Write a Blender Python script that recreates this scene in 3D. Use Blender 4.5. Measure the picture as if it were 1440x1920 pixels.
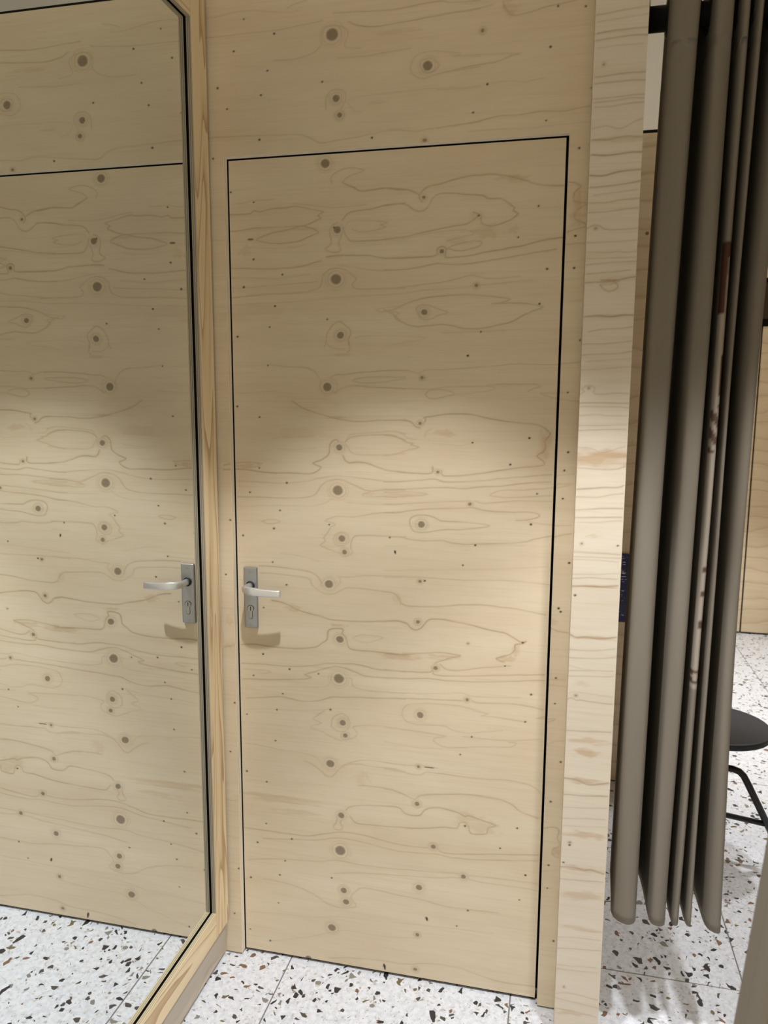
import bpy, bmesh, math, random
import numpy as np
from mathutils import Vector, Matrix

for o in list(bpy.data.objects):
    bpy.data.objects.remove(o, do_unlink=True)
scene = bpy.context.scene
COL = scene.collection

# ------------------------------------------------------------------ camera
CAM = Vector((0.8105, -1.8187, 1.5294))
YAW, PITCH, ROLL = 0.227154, -0.144254, 0.0050666
fw = Vector((-math.sin(YAW) * math.cos(PITCH), math.cos(YAW) * math.cos(PITCH), math.sin(PITCH)))
fw.x = math.sin(-YAW) * math.cos(PITCH)
r0 = Vector((math.cos(YAW), math.sin(YAW), 0))
u0 = r0.cross(fw)
rr = r0 * math.cos(ROLL) + u0 * math.sin(ROLL)
uu = -r0 * math.sin(ROLL) + u0 * math.cos(ROLL)
cd = bpy.data.cameras.new('camera')
cam = bpy.data.objects.new('camera', cd)
COL.objects.link(cam)
cam.matrix_world = Matrix(((rr.x, uu.x, -fw.x, CAM.x), (rr.y, uu.y, -fw.y, CAM.y), (rr.z, uu.z, -fw.z, CAM.z), (0, 0, 0, 1)))
cd.sensor_width = 36
cd.lens = 1437.64 / 1920 * 36
cd.clip_start = 0.02
cd.dof.use_dof = True
cd.dof.focus_distance = 2.0
cd.dof.aperture_fstop = 5.6
scene.camera = cam

# ------------------------------------------------------------------ world (soft light of the open shop around the fitting rooms)
world = bpy.data.worlds.new('world')
scene.world = world
world.use_nodes = True
bgn = world.node_tree.nodes['Background']
bgn.inputs[0].default_value = (1.0, 0.86, 0.60, 1)
bgn.inputs[1].default_value = 1.10

scene.view_settings.view_transform = 'Standard'
scene.view_settings.look = 'None'
scene.view_settings.exposure = 0.0
scene.view_settings.gamma = 1.0
scene.view_settings.use_curve_mapping = False
scene.cycles.caustics_reflective = False
scene.cycles.caustics_refractive = False

CEIL = 2.95
# ceiling downlights: x, y, watts, cone (deg), colour
LAMPS = [
    (0.47, -0.83, 172, 63, (1.0, 1.0, 0.985)),
    (1.27, -0.93, 205, 67, (1.0, 1.0, 0.985)),
    (1.72, 1.45, 130, 76, (1.0, 1.0, 0.99)),
    (1.85, 2.20, 240, 66, (1.0, 1.0, 0.99)),
]
for lx, ly, w, ang, c in LAMPS:
    ld = bpy.data.lights.new('downlight_beam', 'SPOT')
    ld.energy = w
    ld.color = c
    ld.spot_size = math.radians(ang)
    ld.spot_blend = 0.26
    ld.shadow_soft_size = 0.03 if lx < 1 else 0.055
    lo = bpy.data.objects.new('downlight_beam', ld)
    lo.location = (lx, ly, CEIL - 0.012)
    COL.objects.link(lo)

# ------------------------------------------------------------------ helpers
def link(o):
    COL.objects.link(o)
    return o

def tag(o, label=None, cat=None, group=None, kind=None):
    if label: o['label'] = label
    if cat: o['category'] = cat
    if group: o['group'] = group
    if kind: o['kind'] = kind
    return o

def empty(name, loc, parent=None):
    o = link(bpy.data.objects.new(name, None))
    o.empty_display_size = 0.05
    if parent is not None:
        o.parent = parent
        o.location = Vector(loc) - wloc(parent)
    else:
        o.location = loc
    return o

def wloc(o):
    v = Vector(o.location)
    while o.parent is not None:
        o = o.parent
        v = v + Vector(o.location)
    return v

def place(name, me, origin, parent=None, mats=()):
    for m in (mats if isinstance(mats, (list, tuple)) else [mats]):
        me.materials.append(m)
    o = link(bpy.data.objects.new(name, me))
    if parent is not None:
        o.parent = parent
        o.location = Vector(origin) - wloc(parent)
    else:
        o.location = origin
    return o

def from_bm(name, bm, mats, parent=None, smooth=False):
    """bmesh in world coordinates -> object whose origin is its base centre"""
    vs = np.array([v.co[:] for v in bm.verts])
    lo, hi = vs.min(0), vs.max(0)
    org = Vector(((lo[0] + hi[0]) / 2, (lo[1] + hi[1]) / 2, lo[2]))
    bmesh.ops.translate(bm, vec=-org, verts=bm.verts)
    bmesh.ops.recalc_face_normals(bm, faces=bm.faces)
    me = bpy.data.meshes.new(name)
    bm.to_mesh(me)
    bm.free()
    if smooth:
        me.polygons.foreach_set('use_smooth', [True] * len(me.polygons))
    return place(name, me, org, parent, mats)

def add_box(bm, a, b, bevel=0.0, seg=2):
    x0, y0, z0 = [min(a[i], b[i]) for i in range(3)]
    x1, y1, z1 = [max(a[i], b[i]) for i in range(3)]
    vs = [bm.verts.new(c) for c in ((x0, y0, z0), (x1, y0, z0), (x1, y1, z0), (x0, y1, z0), (x0, y0, z1), (x1, y0, z1), (x1, y1, z1), (x0, y1, z1))]
    fs = [bm.faces.new([vs[i] for i in f]) for f in ((0, 3, 2, 1), (4, 5, 6, 7), (0, 1, 5, 4), (1, 2, 6, 5), (2, 3, 7, 6), (3, 0, 4, 7))]
    if bevel:
        es = list({e for f in fs for e in f.edges})
        bmesh.ops.bevel(bm, geom=es, offset=bevel, segments=seg, affect='EDGES', profile=0.6)
    return vs

def box(name, a, b, mat, parent=None, bevel=0.0, seg=2):
    bm = bmesh.new()
    add_box(bm, a, b, bevel, seg)
    return from_bm(name, bm, mat, parent)

def add_tube(bm, pts, rad, n=12, caps=True):
    """round tube through points; rad a number or a list"""
    pts = [Vector(p) for p in pts]
    rads = rad if isinstance(rad, (list, tuple)) else [rad] * len(pts)
    t0 = (pts[1] - pts[0]).normalized()
    up = Vector((0, 0, 1)) if abs(t0.z) < 0.9 else Vector((1, 0, 0))
    a = t0.cross(up).normalized()
    rings = []
    for i, p in enumerate(pts):
        t = (pts[min(i + 1, len(pts) - 1)] - pts[max(i - 1, 0)]).normalized()
        a = (a - t * a.dot(t)).normalized()
        b = t.cross(a)
        rings.append([bm.verts.new(p + (a * math.cos(2 * math.pi * k / n) + b * math.sin(2 * math.pi * k / n)) * rads[i]) for k in range(n)])
    for i in range(len(rings) - 1):
        for k in range(n):
            bm.faces.new((rings[i][k], rings[i][(k + 1) % n], rings[i + 1][(k + 1) % n], rings[i + 1][k]))
    if caps:
        bm.faces.new(rings[0][::-1])
        bm.faces.new(rings[-1])
    return rings

def add_torus(bm, c, axis, R, r, n=24, m=10):
    axis = Vector(axis).normalized()
    a = axis.orthogonal().normalized()
    b = axis.cross(a)
    g = []
    for i in range(n):
        th = 2 * math.pi * i / n
        d = a * math.cos(th) + b * math.sin(th)
        g.append([bm.verts.new(Vector(c) + d * (R + r * math.cos(2 * math.pi * j / m)) + axis * r * math.sin(2 * math.pi * j / m)) for j in range(m)])
    for i in range(n):
        for j in range(m):
            bm.faces.new((g[i][j], g[(i + 1) % n][j], g[(i + 1) % n][(j + 1) % m], g[i][(j + 1) % m]))

def add_prism(bm, outline, y0, y1):
    """outline in x,z extruded along y"""
    f = [bm.verts.new((x, y0, z)) for x, z in outline]
    k = [bm.verts.new((x, y1, z)) for x, z in outline]
    bm.faces.new(f)
    bm.faces.new(k[::-1])
    n = len(outline)
    for i in range(n):
        bm.faces.new((f[i], k[i], k[(i + 1) % n], f[(i + 1) % n]))

# ------------------------------------------------------------------ node materials
class NT:
    def __init__(s, name):
        s.m = bpy.data.materials.new(name)
        s.m.use_nodes = True
        s.t = s.m.node_tree
        s.b = s.t.nodes['Principled BSDF']
    def n(s, typ, **kw):
        nd = s.t.nodes.new(typ)
        for k, v in kw.items():
            setattr(nd, k, v)
        return nd
    def l(s, a, b):
        s.t.links.new(a, b)
    def inp(s, sock, v):
        if isinstance(v, bpy.types.NodeSocket):
            s.l(v, sock)
        else:
            sock.default_value = v
    def math(s, op, a, b=0.0, c=0.0, clamp=False):
        nd = s.n('ShaderNodeMath', operation=op, use_clamp=clamp)
        for i, v in enumerate((a, b, c)):
            if i < len(nd.inputs):
                s.inp(nd.inputs[i], v)
        return nd.outputs[0]
    def mix(s, f, a, b, mode='MIX'):
        nd = s.n('ShaderNodeMix', data_type='RGBA', blend_type=mode)
        s.inp(nd.inputs[0], f)
        for i, v in ((6, a), (7, b)):
            if isinstance(v, bpy.types.NodeSocket):
                s.l(v, nd.inputs[i])
            else:
                nd.inputs[i].default_value = (*v, 1)
        return nd.outputs[2]
    def mapping(s, src, scale=(1, 1, 1), loc=(0, 0, 0), rot=(0, 0, 0)):
        nd = s.n('ShaderNodeMapping')
        s.l(src, nd.inputs[0])
        nd.inputs['Scale'].default_value = scale
        nd.inputs['Location'].default_value = loc
        nd.inputs['Rotation'].default_value = rot
        return nd.outputs[0]
    def noise(s, vec, scale, detail=3, rough=0.5, dist=0.0):
        nd = s.n('ShaderNodeTexNoise')
        s.l(vec, nd.inputs['Vector'])
        nd.inputs['Scale'].default_value = scale
        nd.inputs['Detail'].default_value = detail
        nd.inputs['Roughness'].default_value = rough
        nd.inputs['Distortion'].default_value = dist
        return nd.outputs[0]
    def ramp(s, f, stops, interp='LINEAR'):
        nd = s.n('ShaderNodeValToRGB')
        nd.color_ramp.interpolation = interp
        e = nd.color_ramp.elements
        while len(e) > 1:
            e.remove(e[-1])
        e[0].position = stops[0][0]
        c = stops[0][1]
        e[0].color = (c, c, c, 1) if isinstance(c, (int, float)) else (*c, 1)
        for p, c in stops[1:]:
            q = e.new(p)
            q.color = (c, c, c, 1) if isinstance(c, (int, float)) else (*c, 1)
        s.l(f, nd.inputs[0])
        return nd.outputs[0]
    def pos(s):
        return s.n('ShaderNodeNewGeometry').outputs['Position']
    def obj(s):
        return s.n('ShaderNodeTexCoord').outputs['Object']
    def bump(s, h, strength=0.2, dist=0.002):
        nd = s.n('ShaderNodeBump')
        nd.inputs['Strength'].default_value = strength
        nd.inputs['Distance'].default_value = dist
        s.l(h, nd.inputs['Height'])
        s.l(nd.outputs[0], s.b.inputs['Normal'])
    def out(s, color, rough=0.5, metal=0.0, spec=0.5):
        s.inp(s.b.inputs['Base Color'], color if isinstance(color, bpy.types.NodeSocket) else (*color, 1))
        s.inp(s.b.inputs['Roughness'], rough)
        s.b.inputs['Metallic'].default_value = metal
        s.b.inputs['Specular IOR Level'].default_value = spec
        return s.m

BASE_A = (0.730, 0.640, 0.492)
BASE_B = (0.660, 0.555, 0.412)
LINE = (0.420, 0.312, 0.185)
STAIN = (0.515, 0.365, 0.225)
KNOT = (0.165, 0.130, 0.080)

def mat_veneer(name, seed, a=BASE_A, b=BASE_B, line=LINE, stain=STAIN):
    """rotary cut spruce veneer: grain, stains, knots and pin knots come from the panel's own 'wood' attribute"""
    t = NT(name)
    at = t.n('ShaderNodeAttribute', attribute_name='wood')
    sp = t.n('ShaderNodeSeparateColor')
    t.l(at.outputs['Color'], sp.inputs[0])
    P = t.pos()
    big = t.noise(t.mapping(P, (1.3, 1.0, 6.0), (seed, 0, seed)), 1.6, 3, 0.55)
    streak = t.noise(t.mapping(P, (2.2, 1.0, 70.0), (0, seed, 0)), 2.2, 4, 0.6)
    fine = t.noise(t.mapping(P, (14.0, 1.0, 420.0)), 1.0, 2, 0.5)
    brk = t.noise(t.mapping(P, (9.0, 1.0, 30.0)), 1.0, 2, 0.5)
    c = t.mix(t.ramp(big, [(0.3, 0.0), (0.7, 1.0)]), a, b)
    c = t.mix(t.math('MULTIPLY', t.ramp(streak, [(0.5, 0.0), (0.85, 1.0)]), 0.40), c, (0.565, 0.440, 0.290))
    c = t.mix(t.math('MULTIPLY', t.ramp(fine, [(0.45, 0.0), (0.8, 1.0)]), 0.10), c, (0.36, 0.26, 0.16))
    c = t.mix(t.math('MULTIPLY', sp.outputs[1], t.math('ADD', 0.35, t.math('MULTIPLY', streak, 0.9)), clamp=True), c, stain)
    g = t.math('MULTIPLY', sp.outputs[0], t.ramp(brk, [(0.25, 0.45), (0.6, 1.0)]), clamp=True)
    c = t.mix(g, c, line)
    kn = t.noise(t.mapping(P, (1, 1, 1)), 190, 3, 0.6)
    c = t.mix(t.math('MULTIPLY', sp.outputs[2], 0.92), c, t.mix(kn, KNOT, (0.30, 0.235, 0.165)))
    c = t.mix(at.outputs['Alpha'], c, (0.035, 0.024, 0.016))
    h = t.math('SUBTRACT', fine, t.math('MULTIPLY', at.outputs['Alpha'], 3.0))
    t.bump(h, 0.10, 0.0006)
    return t.out(c, t.math('ADD', 0.42, t.math('MULTIPLY', streak, 0.16)), 0, 0.35)

def mat_ply(name, seed, along='x', a=BASE_A, b=BASE_B):
    """plain plywood face with flowing horizontal grain, used where single grain lines cannot be traced"""
    t = NT(name)
    P = t.pos()
    sc = (0.55, 0.55, 1.0)
    w = t.n('ShaderNodeTexWave', wave_type='BANDS', bands_direction='Z', wave_profile='SAW')
    t.l(t.mapping(P, sc, (seed, seed * 2, seed)), w.inputs['Vector'])
    w.inputs['Scale'].default_value = 3.6
    w.inputs['Distortion'].default_value = 5.0
    w.inputs['Detail'].default_value = 2.0
    w.inputs['Detail Scale'].default_value = 1.6
    line = t.ramp(w.outputs['Fac'], [(0.0, 0.9), (0.06, 0.45), (0.2, 0.1), (0.6, 0.0), (0.93, 0.05), (1.0, 0.9)])
    streak = t.noise(t.mapping(P, (2.2, 2.2, 70.0), (0, seed, 0)), 2.0, 4, 0.6)
    big = t.noise(t.mapping(P, (1.2, 1.2, 6.0), (seed, 0, 0)), 1.6, 3)
    c = t.mix(t.ramp(big, [(0.3, 0.0), (0.7, 1.0)]), a, b)
    c = t.mix(t.math('MULTIPLY', t.ramp(streak, [(0.5, 0.0), (0.85, 1.0)]), 0.45), c, (0.50, 0.365, 0.225))
    c = t.mix(t.math('MULTIPLY', line, 0.55), c, LINE)
    v = t.n('ShaderNodeTexVoronoi', feature='F1')
    t.l(t.mapping(P, (1, 1, 1), (seed, 0, seed)), v.inputs['Vector'])
    v.inputs['Scale'].default_value = 6.0
    c = t.mix(t.ramp(v.outputs['Distance'], [(0.0, 1.0), (0.035, 0.9), (0.05, 0.0)]), c, KNOT)
    return t.out(c, 0.5, 0, 0.35)

def mat_edge(name, axis, start, thick, n=7, long_axis='z', dark=(0.70, 0.59, 0.43), light=(0.95, 0.90, 0.78)):
    """plywood edge: the plies show as stripes across the thickness"""
    t = NT(name)
    P = t.pos()
    s = t.n('ShaderNodeSeparateXYZ')
    t.l(P, s.inputs[0])
    st = {'x': (90, 90, 3.0), 'y': (90, 90, 3.0), 'z': (3.0, 3.0, 90)}
    sc = {'z': (40, 40, 3.0), 'x': (3.0, 40, 40), 'y': (40, 3.0, 40)}[long_axis]
    nz = t.noise(t.mapping(P, sc), 1.0, 3, 0.6)
    k = t.math('DIVIDE', t.math('SUBTRACT', s.outputs['xyz'.index(axis)], start), thick)
    k = t.math('ADD', k, t.math('MULTIPLY', t.math('SUBTRACT', nz, 0.5), 0.05))
    random.seed(n + int(start * 1e4))
    stops = []
    if n == 3:      # thick sheet: pale face ply, darker cross ply, pale core
        stops = [(0.0, light), (0.15, dark), (0.34, tuple(q * 0.95 for q in light)), (0.60, tuple(q * 0.72 for q in dark)), (0.66, light)]
    for i in range(0 if n == 3 else n):
        base = light if i % 2 == 0 else dark
        j = random.uniform(0.88, 1.1)
        stops.append((max(0.0, i / n), tuple(q * j for q in base)))
        stops.append((max(0.0, (i + 0.86) / n), tuple(q * 0.55 for q in dark)))
    c = t.ramp(k, stops[:30], 'CONSTANT')
    c = t.mix(t.math('MULTIPLY', t.ramp(nz, [(0.45, 0.0), (0.8, 1.0)]), 0.22 if n == 3 else 0.45), c, dark)
    return t.out(c, 0.6, 0, 0.3)

def mat_frame(name, seed, grain):
    """pine faced plywood strip, strong warm cathedral grain running along 'grain'"""
    t = NT(name)
    P = t.pos()
    sc = (9.0, 9.0, 0.9) if grain == 'z' else (9.0, 0.9, 9.0)
    big = t.noise(t.mapping(P, sc, (seed, seed, seed)), 1.0, 2, 0.45, 0.6)
    k = t.math('FRACT', t.math('MULTIPLY', big, 11.0))
    line = t.ramp(k, [(0.0, 0.0), (0.45, 0.10), (0.78, 0.45), (0.93, 1.0), (0.975, 0.85), (1.0, 0.0)])
    sc2 = (260, 260, 4.0) if grain == 'z' else (260, 4.0, 260)
    fine = t.noise(t.mapping(P, sc2), 1.0, 2)
    c = t.mix(fine, (0.88, 0.745, 0.52), (0.80, 0.645, 0.42))
    c = t.mix(t.math('MULTIPLY', line, 0.85), c, (0.44, 0.28, 0.13))
    return t.out(c, 0.45, 0, 0.35)

def mat_plain(name, c, rough=0.6, metal=0.0, spec=0.4, var=0.06, scale=30):
    t = NT(name)
    n = t.noise(t.pos(), scale, 3)
    col = t.mix(n, tuple(max(0, q * (1 - var)) for q in c), tuple(min(1, q * (1 + var)) for q in c))
    return t.out(col, rough, metal, spec)

def mat_terrazzo():
    t = NT('terrazzo')
    tc = t.n('ShaderNodeTexCoord')
    oi = t.n('ShaderNodeObjectInfo')
    sh = t.n('ShaderNodeCombineXYZ')
    for i, k in enumerate((37.0, 91.0, 13.0)):
        t.l(t.math('MULTIPLY', oi.outputs['Random'], k), sh.inputs[i])
    ad = t.n('ShaderNodeVectorMath', operation='ADD')
    t.l(tc.outputs['Object'], ad.inputs[0])
    t.l(sh.outputs[0], ad.inputs[1])
    P = ad.outputs[0]
    wob = t.n('ShaderNodeTexNoise')
    t.l(P, wob.inputs['Vector'])
    wob.inputs['Scale'].default_value = 45
    wob.inputs['Detail'].default_value = 1.0
    wv = t.n('ShaderNodeVectorMath', operation='MULTIPLY_ADD')
    t.l(wob.outputs['Color'], wv.inputs[0])
    wv.inputs[1].default_value = (0.016, 0.016, 0.0)
    t.l(P, wv.inputs[2])
    Q = wv.outputs[0]
    mott = t.noise(P, 75, 4, 0.7)
    c = t.mix(t.ramp(mott, [(0.34, 0.0), (0.62, 1.0)]), (0.56, 0.585, 0.66), (0.735, 0.77, 0.85))
    def chips(scale, keep, inset, cols, col, seed, stretch):
        v = t.n('ShaderNodeTexVoronoi', feature='F1', voronoi_dimensions='2D')
        e = t.n('ShaderNodeTexVoronoi', feature='DISTANCE_TO_EDGE', voronoi_dimensions='2D')
        mp = t.mapping(Q, (stretch, 1.0, 1.0), (seed, seed * 1.7, 0), (0, 0, seed))
        for q in (v, e):
            t.l(mp, q.inputs['Vector'])
            q.inputs['Scale'].default_value = scale
        s = t.n('ShaderNodeSeparateColor')
        t.l(v.outputs['Color'], s.inputs[0])
        on = t.math('GREATER_THAN', s.outputs[0], 1 - keep)
        ins = t.math('ADD', inset, t.math('MULTIPLY', s.outputs[1], 0.22))
        m = t.math('MULTIPLY', on, t.math('GREATER_THAN', e.outputs['Distance'], ins))
        cc = t.ramp(s.outputs[2], cols, 'CONSTANT')
        return t.mix(m, col, cc)
    pale = [(0.0, (0.48, 0.48, 0.50)), (0.3, (0.74, 0.74, 0.77)), (0.8, (0.52, 0.50, 0.47))]
    darkc = [(0.0, (0.035, 0.033, 0.035)), (0.38, (0.075, 0.068, 0.066)), (0.62, (0.20, 0.115, 0.075)), (0.76, (0.23, 0.215, 0.20)), (0.90, (0.16, 0.13, 0.07))]
    c = chips(130, 0.35, 0.10, pale, c, 3.3, 1.0)
    c = chips(95, 0.10, 0.10, darkc, c, 1.1, 0.70)
    c = chips(54, 0.155, 0.12, darkc, c, 7.7, 0.72)
    c = chips(44, 0.05, 0.12, darkc, c, 4.2, 1.3)
    return t.out(c, 0.36, 0, 0.35)

M = {}
M['veneer'] = mat_veneer('door_wall_veneer', 3.0)
M['nib'] = mat_veneer('nib_veneer', 8.0, (0.715, 0.650, 0.555), (0.670, 0.595, 0.490), (0.36, 0.265, 0.17), (0.50, 0.345, 0.21))
M['ply'] = mat_ply('plywood_side', 5.0)
M['ply_far'] = mat_ply('plywood_far', 11.0)
M['ply_base'] = mat_ply('plywood_plinth', 17.0, 'x', (0.58, 0.53, 0.46), (0.50, 0.45, 0.39))
M['edge_wall_v'] = mat_edge('wall_edge_vertical', 'y', -0.019, 0.019, 3, 'z')
M['edge_wall_h'] = mat_edge('wall_edge_horizontal', 'y', -0.019, 0.019, 3, 'x', (0.80, 0.70, 0.53), (0.96, 0.92, 0.81))
M['edge_frame_v'] = mat_edge('mirror_edge_vertical', 'x', -0.0475, 0.0115, 5, 'z', (0.30, 0.255, 0.19), (0.60, 0.54, 0.42))
M['edge_frame_h'] = mat_edge('mirror_edge_horizontal', 'x', -0.0475, 0.0115, 5, 'y', (0.46, 0.38, 0.24), (0.80, 0.71, 0.50))
M['pine_v'] = mat_frame('pine_vertical', 2.0, 'z')
M['pine_h'] = mat_frame('pine_horizontal', 6.0, 'y')
M['black'] = mat_plain('gap_shade_black', (0.012, 0.010, 0.009), 0.8, 0, 0.1)  # plain black that paints the darkness of gaps and recesses
M['white'] = mat_plain('ceiling_paint', (0.46, 0.455, 0.445), 0.85, 0, 0.2, 0.02, 4)
M['grout'] = mat_plain('grout', (0.20, 0.195, 0.195), 0.9, 0, 0.1)
M['alu'] = mat_plain('brushed_aluminium', (0.33, 0.34, 0.365), 0.38, 0.80, 0.5, 0.04, 400)
M['alu_lever'] = mat_plain('satin_aluminium', (0.66, 0.67, 0.70), 0.36, 0.75, 0.5, 0.03, 300)
M['steel_dark'] = mat_plain('lock_steel', (0.36, 0.35, 0.33), 0.42, 0.8, 0.5, 0.1, 300)
M['rubber'] = mat_plain('black_ring', (0.02, 0.02, 0.022), 0.5, 0, 0.4)
M['rod'] = mat_plain('black_lacquer', (0.012, 0.012, 0.013), 0.42, 0, 0.45)
M['stool_seat'] = mat_plain('stool_seat_paint', (0.020, 0.022, 0.030), 0.5, 0, 0.3)
M['stool_leg'] = mat_plain('stool_tube', (0.012, 0.012, 0.014), 0.4, 0, 0.4)
M['terrazzo'] = mat_terrazzo()
t = NT('mirror_silver')
M['mirror'] = t.out((0.875, 0.915, 0.925), 0.0, 1.0)

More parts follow.
